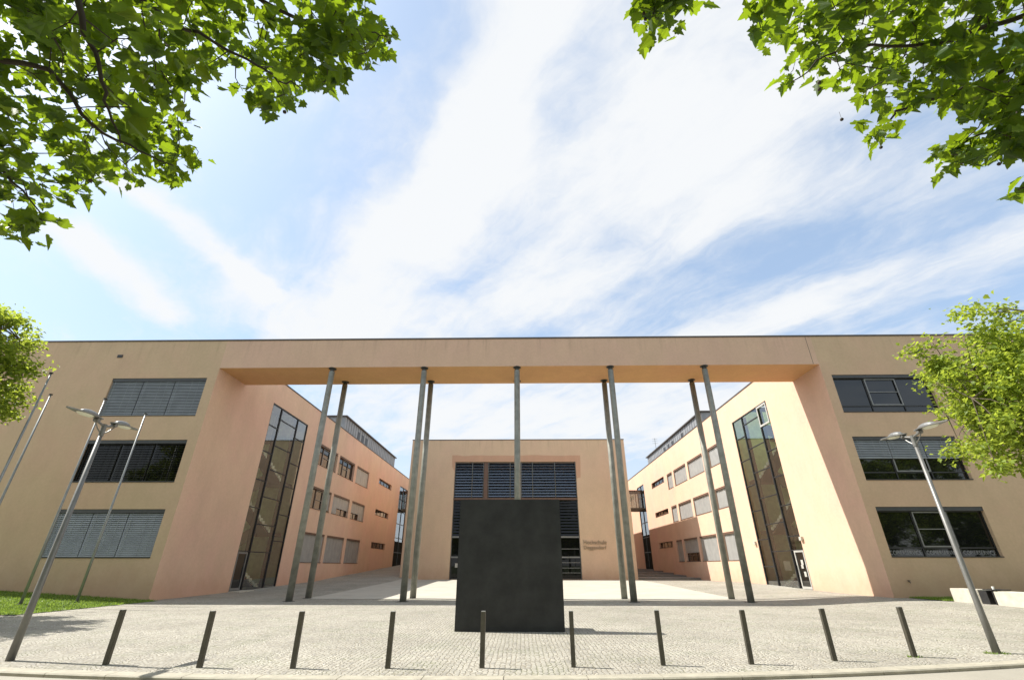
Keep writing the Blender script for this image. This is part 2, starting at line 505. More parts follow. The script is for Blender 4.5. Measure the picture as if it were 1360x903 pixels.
# ------------------------------------------------------------------ ground
def grid_sheet(name, mat, xs, yfun, rows, zoff, zf=gz):
    mb = MB(); nx = len(xs)
    for t in rows:
        for x in xs:
            y = yfun(x, t); mb.v.append(Vector((x, y, zf(x, y) + zoff)))
    for j in range(len(rows) - 1):
        for i in range(nx - 1):
            a = j * nx + i; mb.f.append((a, a + 1, a + nx + 1, a + nx))
    return mb.build(name, mat, smooth=True)


mb = MB(); mb.face([(1800 * math.cos(a), 1800 * math.sin(a), -.35) for a in [2 * math.pi * k / 48 for k in range(48)]], (0, 0, 1))
struct(mb.build('ground', M['earth']))
xs = [-62 + i * 1.0 for i in range(125)]
rows = [0, .02, .05, .08, .12, .16, .2, .25, .3, .35, .4, .45, .5, .6, .7, .8, 1.0]
def sq_y(x, t):
    a = kerb_y(x) + .32
    return a + (122 - a) * t
rows = [i / 60 for i in range(61)]
struct(grid_sheet('paved_square', M['cobble'], xs, sq_y, rows, 0.0))
px_ = [-11.9 + i * 23.8 / 24 for i in range(25)]
struct(grid_sheet('pale_paving', M['slabs'], px_, lambda x, t: 28.4 + t * 24.8, [i / 30 for i in range(31)], .012))
# kerb stones
mb = MB(); x = -40.0
krnd = random.Random(3)
while x < 40:
    L = 1.15 + krnd.random() * .25
    a, b = x, x + L - .012
    n = 3
    for k in range(n):
        p, q = a + (b - a) * k / n, a + (b - a) * (k + 1) / n
        for (za, zb, ya, yb) in ((0.004, 0.004, 0, .30),):
            mb.face([(p, kerb_y(p) + ya + .02, za), (q, kerb_y(q) + ya + .02, zb), (q, kerb_y(q) + yb, zb), (p, kerb_y(p) + yb, za)], (0, 0, 1))
        mb.face([(p, kerb_y(p), -.2), (q, kerb_y(q), -.2), (q, kerb_y(q), -.016), (p, kerb_y(p), -.016)], (0, -1, 0))
        mb.face([(p, kerb_y(p), -.016), (q, kerb_y(q), -.016), (q, kerb_y(q) + .02, .004), (p, kerb_y(p) + .02, .004)], (0, -1, 1))
    mb.face([(b, kerb_y(b), -.2), (b, kerb_y(b) + .3, -.2), (b, kerb_y(b) + .3, .004), (b, kerb_y(b) + .02, .004), (b, kerb_y(b), -.016)], (1, 0, 0))
    mb.face([(a, kerb_y(a), -.2), (a, kerb_y(a) + .3, -.2), (a, kerb_y(a) + .3, .004), (a, kerb_y(a) + .02, .004), (a, kerb_y(a), -.016)], (-1, 0, 0))
    x += L
struct(mb.build('kerb', M['kerb']))
struct(grid_sheet('road', M['road'], xs, lambda x, t: 3.0 + (kerb_y(x) + .25 - 3.0) * t, [0, .25, .5, .75, 1], -.06, lambda x, y: 0))
mb = MB(); mb.box(-62, 62, -8, 3.0, -.3, 0.0); struct(mb.build('pavement', M['cobble']))

# lawns beside the square
def lawn(name, x0, x1, y0, y1, edge, nb, seed):
    nx, ny = 24, 10
    mb = MB()
    for j in range(ny + 1):
        for i in range(nx + 1):
            x = x0 + (x1 - x0) * i / nx; y = y0 + (y1 - y0) * j / ny
            mb.v.append(Vector((x, y, gz(x, y) + .02)))
    for j in range(ny):
        for i in range(nx):
            a = j * (nx + 1) + i; mb.f.append((a, a + 1, a + nx + 2, a + nx + 1))
    struct(mb.build(name, M['lawn']))
    r = random.Random(seed); mb = MB()
    for _ in range(nb):
        x = r.uniform(x0 - .05, x1 + .05); y = r.uniform(y0 - .05, y1)
        z = gz(x, y) + .02; a = r.uniform(0, 6.28); h = r.uniform(.04, .10); w = r.uniform(.012, .03)
        lx, ly = r.uniform(-.05, .05), r.uniform(-.05, .05)
        mb.v += [Vector((x - w * math.cos(a), y - w * math.sin(a), z)), Vector((x + w * math.cos(a), y + w * math.sin(a), z)), Vector((x + lx, y + ly, z + h))]
        i = len(mb.v); mb.f.append((i - 3, i - 2, i - 1))
    struct(mb.build('grass', M['blade']), 'stuff', edge, 'grass')


lawn('lawn', -34, -18.5, 19.0, 26.25, 'bright short grass on the lawn at the left under the flagpoles', 26000, 4)
lawn('lawn', 19.15, 32, 23.97, 26.25, 'short grass on the narrow lawn behind the concrete benches', 9000, 5)

# ------------------------------------------------------------------ gateway building
XL, XR, YF, YB = -19.02, 18.5, 26.33, 29.36
ZS, ZT = 12.825, 14.73
FRONT = Plane((0, YF, 0), (1, 0, 0), (0, -1, 0))
LW = Plane((XL, 0, 0), (0, 1, 0), (1, 0, 0))
RW = Plane((XR, 0, 0), (0, 1, 0), (-1, 0, 0))
YH = 52.8
HALL = Plane((0, YH, 0), (1, 0, 0), (0, -1, 0))

gate = thing('gateway_building', (0, YF, 0), 'peach plastered three-storey building with two wings joined by a long beam on steel columns', 'building')

fw_l = [(-25.62, -19.62, 9.72, 12.17), (-25.62, -19.62, 5.85, 8.27), (-25.62, -19.62, 1.98, 4.42)]
fw_r = [(19.04, 24.78, 9.74, 12.12), (19.04, 24.84, 5.88, 8.31), (19.04, 24.70, 2.04, 4.50)]
lw_w = {}
for row, (z0, z1) in enumerate(((1.84, 4.29), (6.28, 8.18), (10.12, 12.06))):
    lw_w[row] = [(42.7, 47.6, z0, z1), (48.2, 53.0, z0, z1), (53.8, 58.4, z0, z1)]
lw_s = [(62.9, 69.3, 3.6, 4.32), (62.9, 69.3, 7.56, 8.27), (62.9, 69.3, 11.45, 12.17)]
rw_w = {}
for row, (z0, z1) in enumerate(((2.04, 4.36), (6.36, 8.17), (10.17, 12.0))):
    rw_w[row] = [(42.2, 45.85, z0, z1), (47.4, 52.0, z0, z1), (52.65, 57.1, z0, z1), (57.8, 59.9, z0, z1)]
rw_s = [(61.3, 67.4, 3.68, 4.37), (61.3, 67.4, 7.55, 8.14), (61.3, 67.4, 11.35, 12.05)]
st_l = (33.37, 39.68, .10, 12.90)
st_r = (33.30, 39.40, .24, 12.85)
gl_l = (74.3, 79.6, 1.3, 12.9)
gl_r = (71.9, 76.2, 1.2, 12.7)

mb = MB()
FRONT.wall(mb, -62, XL, -.6, ZT, fw_l, .22)
mb.build('wall', M['plaster'], gate)
mb = MB(); FRONT.wall(mb, XR, 62, -.6, ZT, fw_r, .22)
mb.build('wall', M['plaster'], gate)
mb = MB()
LW.wall(mb, YF, 116, -.6, ZT, [h for r in lw_w.values() for h in r] + lw_s + [st_l + (.12,), gl_l + (.12,)], .26)
mb.build('wall', M['wing'], gate)
mb = MB()
RW.wall(mb, YF, 116, -.6, ZT, [h for r in rw_w.values() for h in r] + rw_s + [st_r + (.12,), gl_r + (.12,)], .26)
mb.build('wall', M['wing'], gate)
for xw, sg in ((XL, -1), (XR, 1)):
    mb = MB()
    e, w2 = 62 * sg, xw + 17 * sg
    for a, b, n in (((e, YF), (e, 44), (sg, 0, 0)), ((e, 44), (w2, 44), (0, 1, 0)), ((w2, 44), (w2, 116), (sg, 0, 0)), ((w2, 116), (xw, 116), (0, 1, 0))):
        mb.face([(*a, -.6), (*b, -.6), (*b, ZT), (*a, ZT)], n)
    mb.build('wall', M['plaster'], gate)
mb = MB(); FRONT.wall(mb, XL, XR, ZS, ZT, [], .2); mb.build('beam_face', M['beam'], gate)
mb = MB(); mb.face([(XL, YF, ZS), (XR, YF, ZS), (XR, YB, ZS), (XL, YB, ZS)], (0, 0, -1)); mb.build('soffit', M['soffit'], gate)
mb = MB()
zr = ZT - .14
def flat(x0, x1, y0, y1): mb.face([(x0, y0, zr), (x1, y0, zr), (x1, y1, zr), (x0, y1, zr)], (0, 0, 1))
for sg, xw in ((-1, XL), (1, XR)):
    h0, h1 = xw + .5 * sg, xw + 4.0 * sg
    for xa, xb, ya, yb in ((62 * sg, h1, YF, 44), (h1, h0, YF, 32.6 if sg > 0 else 36), (h1, h0, 40.4 if sg > 0 else 36, 44), (h0, xw, YF, 44), (xw + 17 * sg, xw, 44, 116)):  # right roof left open to let sun into the stair hall
        flat(min(xa, xb), max(xa, xb), ya, yb)
flat(XL, XR, YF, YB)
mb.build('roof', M['roof'], gate)
mb = MB()
mb.box(-62.03, 62.03, YF - .035, YF + .32, ZT, ZT + .10)
mb.box(XL - .1, XR + .1, YB - .30, YB + .035, ZT, ZT + .10)
mb.box(XL - .30, XL + .035, YB + .04, 116, ZT, ZT + .10); mb.box(XR - .035, XR + .30, YB + .04, 116, ZT, ZT + .10)
mb.build('coping', M['coping'], gate)
mb = MB(); mb.face([(XL, YB, ZS), (XR, YB, ZS), (XR, YB, ZT), (XL, YB, ZT)], (0, 1, 0)); mb.build('beam_back', M['beam'], gate)
mb = MB(); FRONT.box(mb, 18.15, 18.175, -.004, .004, ZS + .02, ZT - .02); mb.build('joint_strip', M['coping'], gate)

# columns under the beam
for i in range(-2, 3):
    cx = -.1966 + i * 5.8457
    for cy in (YF + .20, YF + 2.56):
        zb = gz(cx, cy)
        mb = MB(); mb.tube([(cx, cy, zb - .1), (cx, cy, 6.4), (cx, cy, ZS - .22)], .172, 24); c = mb.build('column', M['galv'], gate, smooth=True)
        mb = MB(); mb.tube([(cx, cy, ZS - .22), (cx, cy, ZS + .01)], .135, 20); mb.tube([(cx, cy, ZS - .03), (cx, cy, ZS + .008)], .24, 20); mb.build('capital', M['darkcap'], c)
        mb = MB(); mb.tube([(cx, cy, zb - .05), (cx, cy, zb + .012)], .30, 20); mb.build('base_plate', M['darkcap'], c)
        mb = MB(); mb.tube([(cx, cy, 6.38), (cx, cy, 6.42)], .178, 24); mb.build('weld_ring', M['galv'], c, smooth=False)


def blind(pl, u0, u1, ztop, zbot, d, mat, parent, tilt=60, pitch=.098, vert=False):
    if vert:
        mb = MB(); n = max(2, round((u1 - u0) / .36))
        for k in range(n):
            a, b = u0 + (u1 - u0) * k / n, u0 + (u1 - u0) * (k + 1) / n - .035
            e1 = .05 if k % 2 else .03
            mb.face([pl.p(a, d - e1, zbot), pl.p(b, d + e1, zbot), pl.p(b, d + e1, ztop), pl.p(a, d - e1, ztop)], pl.N)
        pl.box(mb, u0, u1, d - .03, d + .065, zbot - .03, zbot - .002)
        return mb.build('blind', mat, parent)
    mb = MB(); z = ztop - pitch * .6; w = .100
    dz, dd = w / 2 * math.sin(R(tilt)), w / 2 * math.cos(R(tilt))
    while z > zbot + .05:
        mb.face([pl.p(u0, d - dd, z + dz), pl.p(u1, d - dd, z + dz), pl.p(u1, d + dd, z - dz), pl.p(u0, d + dd, z - dz)], pl.N)
        z -= pitch
    pl.box(mb, u0, u1, d - .03, d + .03, zbot, zbot + .035)
    n = 3 if u1 - u0 > 1 else 2
    for k in range(n):
        u = u0 + (u1 - u0) * (k + .5) / n + (.12 if k % 2 else -.1)
        pl.box(mb, u - .006, u + .006, d + .036, d + .042, zbot + .02, ztop)
    return mb.build('blind', mat, parent)


def window(pl, h, parent, lights=(0, 1 / 3, 2 / 3, 1), blinds=(), box=.2, transom=None, sash=None, dep=.22, fmat='frame', bmat='blind_grey', sill=True, boxmat='box', tilt=60, label=None):
    u0, u1, z0, z1 = h
    zt = z1 - box
    mb = MB(); fw, di, do = .055, -dep - .03, -dep + .045
    e = .003
    pl.box(mb, u0 + e, u1 - e, di, do, z0 + e, z0 + fw); pl.box(mb, u0 + e, u1 - e, di, do, zt - fw, zt)
    us = [u0 + (u1 - u0) * l for l in lights]
    for k, u in enumerate(us):
        a, b = (u + e, u + fw) if k == 0 else (u - fw, u - e) if k == len(us) - 1 else (u - fw / 2, u + fw / 2)
        pl.box(mb, a, b, di, do, z0 + fw, zt - fw)
    if transom:
        zz = z0 + (zt - z0) * transom
        for a, b in zip(us, us[1:]): pl.box(mb, a + fw, b - fw, di, do - .004, zz - .03, zz + .03)
    w = mb.build('window', M[fmat], parent)
    if label: w['label'] = label
    mb = MB(); pl.quad(mb, u0 + .01, u1 - .01, z0 + .01, z1 - .01, -dep); mb.build('pane', M['glass'], w)
    if box:
        mb = MB(); pl.box(mb, u0 + e, u1 - e, -dep + .05, -.03, zt, z1 - e); mb.build('shutter_box', M[boxmat], w)
    if sill:
        mb = MB(); pl.box(mb, u0 + e, u1 - e, -dep + .05, .035, z0 + .004, z0 + .05); mb.build('sill', M['frame' if fmat == 'frame' else 'brown'], w)
    if sash is not None:
        a, b = us[sash], us[sash + 1]; zz = z0 + (zt - z0) * (transom or 0)
        mb = MB(); s1, s2 = do + .002, do + .035
        pl.box(mb, a + .035, b - .035, s1, s2, zz + .035, zz + .10); pl.box(mb, a + .035, b - .035, s1, s2, zt - .10, zt - .035)
        pl.box(mb, a + .035, a + .10, s1, s2, zz + .10, zt - .10); pl.box(mb, b - .10, b - .035, s1, s2, zz + .10, zt - .10)
        zm = (zz + zt) / 2; pl.box(mb, a + .10, b - .10, s1, s2 - .01, zm - .02, zm + .02)
        mb.build('sash', M['framelight'], w)
    for k, drop in enumerate(blinds):
        if drop: blind(pl, us[k] + .02, us[k + 1] - .02, zt, zt - (zt - z0 - .06) * drop, -.085 if pl is FRONT else -.17, M[bmat], w, tilt, vert=pl is not FRONT)
    return w


window(FRONT, fw_l[0], gate, blinds=(1, 1, 1), label='top left window with all its grey blinds lowered')
window(FRONT, fw_l[1], gate, blinds=(1, 1, 1), bmat='blind_dark_gaps', tilt=20, label='middle left window with open-slatted blinds coloured dark like their gaps')
window(FRONT, fw_l[2], gate, blinds=(1, 1, 1), label='ground floor left window with grey blinds')
window(FRONT, fw_r[0], gate, transom=.2, sash=1, label='top right window without blinds reflecting the sky')
window(FRONT, fw_r[1], gate, transom=.2, sash=1, blinds=(.48, .48, .48), label='middle right window with half lowered blinds')
w = window(FRONT, fw_r[2], gate, transom=.2, sash=1, label='ground floor right window with lettering along its foot')
for k in range(3):
    a = 19.04 + 5.66 / 3 * k
    lettering('COPIERSERVICE', FRONT, a + .13, 2.16, 1.62, .21, -.212, M['film'], w, .001)

LWB = {(2, 0): (0, 0, 0), (2, 1): (0, 0, 0), (2, 2): (1, 1, 1), (1, 0): (0, 0, .9), (1, 1): (1, .62, .62), (1, 2): (.62, .62, 1), (0, 0): (1, 1, 1), (0, 1): (1, 1, 1), (0, 2): (1, 1, 1)}
for (row, k), bl in LWB.items():
    window(LW, lw_w[row][k], gate, blinds=bl, box=.16, dep=.26, fmat='brown', bmat='blind_light', boxmat='brown', sash=1 if not all(bl) else None, transom=.02 if not all(bl) else None)
for h in lw_s + rw_s:
    pl = LW if h in lw_s else RW
    window(pl, h, gate, lights=(0, .25, .5, .75, 1), box=0, dep=.26, fmat='brown', sill=True)
for row in range(3):
    for k in range(4):
        bl = (1, 1, 1) if k < 3 else (1,)
        if (row, k) == (0, 2): bl = (.6, .6, .6)
        window(RW, rw_w[row][k], gate, lights=(0, 1 / 3, 2 / 3, 1) if k < 3 else (0, 1), blinds=bl, box=.16, dep=.26, fmat='brown', bmat='blind_light', boxmat='brown', transom=.3 if (row, k) == (0, 2) else None)


def stair_window(pl, hole, mull, trans, door, white, labelled, sg):
    u0, u1, z0, z1 = hole
    mb = MB(); e = .003
    pl.box(mb, u0 + e, u0 + .07, -.14, -.02, z0, z1 - e); pl.box(mb, u1 - .07, u1 - e, -.14, -.02, z0, z1 - e)
    pl.box(mb, u0 + .07, u1 - .07, -.14, -.02, z1 - .07, z1 - e); pl.box(mb, u0 + .07, u1 - .07, -.14, -.02, z0, z0 + .08)
    for m_ in mull: pl.box(mb, m_ - .045, m_ + .045, -.40, -.015, z0 + .08, z1 - .07)
    cols = [u0, *mull, u1]
    for (a, b), zs in zip(zip(cols, cols[1:]), trans):
        for z in zs: pl.box(mb, a + .06, b - .06, -.13, -.03, z - .03, z + .03)
    w = mb.build('stair_window', M['frame'], gate); w['label'] = labelled
    mb = MB(); pl.quad(mb, u0 + .01, u1 - .01, z0 + .01, z1 - .01, -.085); mb.build('pane', M['stairglass'], w)
    # stair hall behind the glass
    D = -4.1
    a, b = u0 - 1.2, u1 + 1.2
    mb = MB()
    mb.face([pl.p(a, D, z0 - .1), pl.p(b, D, z0 - .1), pl.p(b, D, 14.55), pl.p(a, D, 14.55)], pl.N)
    mb.face([pl.p(a, D, z0 - .1), pl.p(a, -.3, z0 - .1), pl.p(a, -.3, 14.2), pl.p(a, D, 14.2)], pl.U)
    mb.face([pl.p(b, D, z0 - .1), pl.p(b, -.3, z0 - .1), pl.p(b, -.3, 14.2), pl.p(b, D, 14.2)], -pl.U)
    mb.build('stair_hall', M['inner'], w)
    mb = MB(); mb.face([pl.p(u0 - .8, -4.0, ZT - .11), pl.p(u0 - .8, -.5, ZT - .11), pl.p(u1 + .8, -.5, ZT - .11), pl.p(u1 + .8, -4.0, ZT - .11)], pl.Z); mb.build('added_rooflight', M['stairglass'], gate)  # unseen glazing added to let sun in, open only over the right hall
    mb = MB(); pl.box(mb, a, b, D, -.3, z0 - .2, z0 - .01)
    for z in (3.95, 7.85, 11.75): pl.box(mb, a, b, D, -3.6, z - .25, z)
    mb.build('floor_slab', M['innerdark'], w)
    un, uf = u0 + .9, u1 - 1.0      # near and far landing
    stp = MB(); under = MB(); bal = MB()
    for fl in range(3):
        zb = z0 + (3.9 if fl else 3.85) * fl
        for k, (ua, ub, d0, d1, za) in enumerate(((uf, un, -1.7, -.8, zb), (un, uf, -2.9, -2.0, zb + 1.95))):
            n = 11
            for j in range(n):
                p, q = ua + (ub - ua) * j / n, ua + (ub - ua) * (j + 1) / n
                lo, hi = min(p, q), max(p, q); zt = za + 1.95 * (j + 1) / n
                pl.box(stp, lo, hi, d0, d1, zt - .22, zt)
            th = .34
            pts = [(ua, za - th), (ub, za + 1.95 - th), (ub, za + 1.95 - .20), (ua, za - .20)]
            dd = (d0, d1)
            for s_, nn in ((d0, -pl.N), (d1, pl.N)): under.face([pl.p(u, s_, z) for u, z in pts], nn)
            under.face([pl.p(ua, d0, za - th), pl.p(ua, d1, za - th), pl.p(ub, d1, za + 1.95 - th), pl.p(ub, d0, za + 1.95 - th)], -pl.Z)
            if k == 1:
                for s_ in (d1 + .02,):
                    pp = [(ua, za - .30), (ub, za + 1.95 - .30), (ub, za + 1.95 + .62), (ua, za + .62)]
                    bal.face([pl.p(u, s_, z) for u, z in pp], pl.N); bal.face([pl.p(u, s_ - .04, z) for u, z in pp], -pl.N)
        pl.box(under, u0 - .9, un, -2.9, -.8, zb + 1.95 - .25, zb + 1.95 - .003)
        pl.box(under, uf, u1 + .9, -2.9, -.8, zb - .26, zb - .004)
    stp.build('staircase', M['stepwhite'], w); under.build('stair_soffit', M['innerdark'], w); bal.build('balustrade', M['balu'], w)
    if white:
        a, b, c, e2 = white
        mb = MB()
        pl.box(mb, a, b, -.02, .02, c, c + .13); pl.box(mb, a, b, -.02, .02, e2 - .13, e2); pl.box(mb, a, a + .12, -.02, .02, c + .13, e2 - .13); pl.box(mb, b - .12, b, -.02, .02, c + .13, e2 - .13)
        mb.build('vent_sash', M['framewhite'], w)
        mb = MB(); pl.box(mb, u1 - 3.0, u1 - 2.6, -3.0, -2.9, 7.9, 9.9); mb.build('red_panel', M['red'], w)
    # door
    a, b, c, e2 = door
    mb = MB()
    pl.box(mb, a, a + .11, -.06, .01, c, e2); pl.box(mb, b - .11, b, -.06, .01, c, e2); pl.box(mb, a + .11, b - .11, -.06, .01, e2 - .11, e2); pl.box(mb, a + .11, b - .11, -.06, .01, c, c + .14)
    d = mb.build('door', M['framewhite' if white else 'framelight'], gate)
    mb = MB(); pl.quad(mb, a + .1, b - .1, c + .1, e2 - .1, -.03); mb.build('pane', M['glass'], d)
    mb = MB(); mb.tube([pl.p(b - .055, .05, c + .75), pl.p(b - .055, .05, c + 1.4)], .016, 8); mb.build('handle', M['black'], d)
    if white:
        for zz, h_, c0 in ((1.55, .30, .42), (1.30, .22, .50), (.86, .30, .36)):
            mb = MB(); pl.box(mb, a + c0 - .10, a + c0 + .16, .012, .016, c + zz - h_ / 2, c + zz + h_ / 2); mb.build('notice', M['paper'], d)
    mb = MB(); pl.box(mb, a - .1, b + .5, 0.01, .75, c - .22, c - .03); mb.build('doorstep', M['concrete'], gate)


stair_window(LW, st_l, (34.92, 37.83), ((11.23, 9.27, 7.25, 5.36, 2.52), (12.02, 9.97, 8.17, 6.2, 4.32, 2.5), (11.29, 9.23, 7.38, 5.23, 3.33)),
             (33.40, 34.62, .16, 2.46), None, 'tall stair window of the shaded left wing', 1)
stair_window(RW, st_r, (34.89, 37.65), ((9.32, 7.44, 5.46, 3.47, 2.6), (12.1, 10.11, 8.24, 6.31, 4.43, 2.59), (11.25, 9.42, 7.42, 5.52, 3.45, 1.6)),
             (33.34, 34.50, .30, 2.57), (33.42, 34.86, 11.2, 12.76), 'tall stair window of the sunlit right wing', -1)
# paper sign on the stair glass of the right wing
mb = MB(); RW.box(mb, 35.5, 36.4, -.1, -.094, 1.35, 1.95); mb.build('window_notice', M['paper'], gate)
for u, z in ((33.08, 3.25), (39.72, 3.24)):
    mb = MB(); RW.box(mb, u - .14, u + .14, .0, .16, z - .12, z + .12); mb.build('wall_lamp', M['concrete'], gate, bevel=.02)
for u in (-25.74, 24.88):
    mb = MB(); FRONT.box(mb, u - .16, u + .16, -.10, .05, 13.60, 13.78); o = mb.build('drain_spout', M['black'], gate)
mb = MB(); mb.tube([FRONT.p(19.45, -.02, .95), FRONT.p(19.45, .10, .95), FRONT.p(19.45, .12, .88)], .022, 8); mb.tube([FRONT.p(19.37, .06, 1.0), FRONT.p(19.53, .06, 1.0)], .012, 6); mb.build('water_tap', M['black'], gate)

# penthouses on the wings
for xw, sg, ya, yb in ((XL, -1, 50.6, 73.3), (XR, 1, 49.5, 73.6)):
    xi, xo = xw + 1.05 * sg, xw + 12 * sg
    if sg > 0: xi = xw + 1.6
    x0, x1 = min(xi, xo), max(xi, xo)
    mb = MB()
    mb.box(x0, x1, ya, yb, zr, 16.95); ph = mb.build('penthouse', M['seamx'], gate)
    mb = MB(); mb.box(x0 - .22, x1 + .22, ya - .22, yb + .22, 16.95, 17.08); mb.build('roof_slab', M['coping'], ph)
    pl = Plane((xi, 0, 0), (0, 1, 0), (-sg, 0, 0))
    for u in ((55.2, 56.7, 58.2) if sg < 0 else (60.2, 62.0, 63.8, 56.2)):
        mb = MB(); pl.box(mb, u, u + .85, -.02, .02, 15.25, 16.45); o = mb.build('penthouse_window', M['frame'], ph)

# glazed strips at the rear end of each wing
for pl, h, nm in ((LW, gl_l, 0), (RW, gl_r, 1)):
    u0, u1, z0, z1 = h; mb = MB()
    pl.box(mb, u0 + .003, u0 + .08, -.14, -.02, z0, z1 - .003); pl.box(mb, u1 - .08, u1 - .003, -.14, -.02, z0, z1 - .003)
    pl.box(mb, u0 + .08, u1 - .08, -.14, -.02, z1 - .08, z1 - .003)
    for m_ in (u0 + (u1 - u0) * .5,): pl.box(mb, m_ - .05, m_ + .05, -.2, -.02, z0, z1 - .08)
    for z in (3.4, 5.4, 7.4, 9.2, 11.0):
        pl.box(mb, u0 + .08, u1 - .08, -.13, -.03, z - .04, z + .04)
    o = mb.build('glazed_strip', M['frame'], gate)
    mb = MB(); pl.quad(mb, u0 + .01, u1 - .01, z0, z1 - .01, -.09); mb.build('pane', M['strip_glass'], o)
    mb = MB(); pl.box(mb, u0 + .083, u1 - .083, -.08, -.05, z0, 4.9 if nm == 0 else 5.7); mb.build('dark_reflection_panel', M['matt'], o)  # dark sheet standing in for dark trees reflected in the glass
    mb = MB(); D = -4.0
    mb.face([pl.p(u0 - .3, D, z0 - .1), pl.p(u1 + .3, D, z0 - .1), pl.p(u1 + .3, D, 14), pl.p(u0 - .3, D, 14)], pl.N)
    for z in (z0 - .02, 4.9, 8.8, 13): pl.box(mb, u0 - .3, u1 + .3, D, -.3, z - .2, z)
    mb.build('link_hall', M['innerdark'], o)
for u, z0, z1 in ((80.5, 3.2, 5.4), (81.9, 3.2, 5.4), (80.5, 7.0, 9.0)):
    window(RW, (0, 0, 0, 0), gate) if False else None

# ------------------------------------------------------------------ hall in the middle
HX0, HX1, HZ = -12.6, 11.92, 14.73
hall = thing('entrance_hall', (0, YH, 0), 'pale peach hall block at the end of the courtyard with a tall louvred front', 'building')
ho = (-7.5, 6.22, .36, 12.26)
mb = MB()
HALL.wall(mb, HX0, HX1, -.6, HZ, [ho], .45)
mb.face([(HX0, YH, -.6), (HX0, 92, -.6), (HX0, 92, HZ), (HX0, YH, HZ)], (-1, 0, 0))
mb.face([(HX1, YH, -.6), (HX1, 92, -.6), (HX1, 92, HZ), (HX1, YH, HZ)], (1, 0, 0))
mb.face([(HX0, 92, -.6), (HX1, 92, -.6), (HX1, 92, HZ), (HX0, 92, HZ)], (0, 1, 0))
mb.build('wall', M['hall'], hall)
mb = MB(); mb.face([(HX0, YH, HZ - .1), (HX1, YH, HZ - .1), (HX1, 92, HZ - .1), (HX0, 92, HZ - .1)], (0, 0, 1)); mb.build('roof', M['roof'], hall)
mb = MB(); mb.box(HX0 - .03, HX1 + .03, YH - .035, YH + .3, HZ, HZ + .09); mb.box(HX1 - .3, HX1 + .03, YH + .31, 92, HZ, HZ + .09); mb.box(HX0 - .03, HX0 + .3, YH + .31, 92, HZ, HZ + .09); mb.build('coping', M['coping'], hall)
# pinker patch of renewed plaster round the opening
mb = MB(); pr = random.Random(2)
def patch_poly(pts, d=.006):
    i = len(mb.v); mb.face([HALL.p(u, d, z) for u, z in pts], HALL.N)
top = []
for k in range(25):
    u = -7.86 + (6.78 + 7.86) * k / 24; top.append((u, 12.96 + pr.uniform(-.05, .05)))
patch_poly([(-7.86, 12.27), (6.78, 12.27)] + top[::-1])
patch_poly([(6.225, 10.4), (6.68, 10.5), (6.78, 12.268), (6.225, 12.268)])
patch_poly([(-7.505, 11.2), (-7.505, 12.268), (-7.86, 12.268), (-7.78, 11.6)])
mb.build('plaster_patch', M['patch'], hall)

lf = MB(); e = .003
HALL.box(lf, ho[0] + e, ho[1] - e, -.40, -.10, 8.14, 8.34)                       # cross beam
HALL.box(lf, -4.17, -3.73, -.40, -.12, 8.34, 12.25); HALL.box(lf, -4.17, -3.73, -.40, -.12, .36, 8.14)
lw = lf.build('louvre_window', M['brown'], hall)
mb = MB(); HALL.quad(mb, ho[0], ho[1], ho[2], ho[3], -.445); mb.build('pane', M['louvre_dark'], lw)
edges = [-7.48, -5.5, -4.21, None, -3.69, -1.21, .05, 1.31, 3.84, 6.20]
bays = [(a, b) for a, b in zip(edges, edges[1:]) if a is not None and b is not None]
for a, b in bays:
    mb = MB(); z = 8.48
    while z < 12.1:
        h = .24; t = R(36)
        p0 = (-.26, z + h * math.cos(t)); p1 = (-.26 + h * math.sin(t), z)
        c0 = [HALL.p(a + .05, *p0), HALL.p(b - .05, *p0), HALL.p(b - .05, *p1), HALL.p(a + .05, *p1)]
        nrm = Vector((0, -math.cos(t), math.sin(t)))
        mb.face(c0, nrm); mb.face([c - nrm * .012 for c in c0], -nrm)
        z += .30
    mb.build('louvre_panel', M['louvre'], lw)
    mb = MB(); z = 4.5
    while z < 7.95:
        h = .20; t = R(22)
        p0 = (-.26, z + h * math.cos(t)); p1 = (-.26 + h * math.sin(t), z)
        c0 = [HALL.p(a + .05, *p0), HALL.p(b - .05, *p0), HALL.p(b - .05, *p1), HALL.p(a + .05, *p1)]
        nrm = Vector((0, -math.cos(t), math.sin(t))); mb.face(c0, nrm); mb.face([c - nrm * .012 for c in c0], -nrm)
        z += .30
    mb.build('louvre_panel', M['louvre_dark'], lw)
mb = MB()
for k, u in enumerate([-7.46, -5.5, -4.24, -3.66, -1.21, .05, 1.31, 3.84, 6.18]):
    HALL.box(mb, u - .03, u + .03, -.30, -.24, 8.0, 12.2)
    z = 8.48
    while z < 12.1:
        HALL.box(mb, u - .045, u + .045, -.22, -.06, z - .01, z + .05); z += .30
    HALL.box(mb, u - .03, u + .03, -.32, -.27, .4, 8.1)
mb.build('louvre_hinge', M['lamphead'], lw)
mb = MB()
HALL.box(mb, ho[0] + e, ho[1] - e, -.36, -.20, 4.30, 4.46); HALL.box(mb, ho[0] + e, ho[1] - e, -.36, -.20, 2.36, 2.50)
for z in (3.2, 1.9, 1.4, .95): HALL.box(mb, 3.9, 6.1, -.30, -.24, z, z + .05)
mb.build('transom', M['framelight'], lw)
mb = MB(); a, b, c, e2 = -7.40, -6.25, .40, 2.36
HALL.box(mb, a, a + .09, -.24, -.16, c, e2); HALL.box(mb, b - .09, b, -.24, -.16, c, e2); HALL.box(mb, a + .09, b - .09, -.24, -.16, e2 - .09, e2); HALL.box(mb, a + .09, b - .09, -.24, -.16, c, c + .12)
dr = mb.build('door', M['frame'], hall)
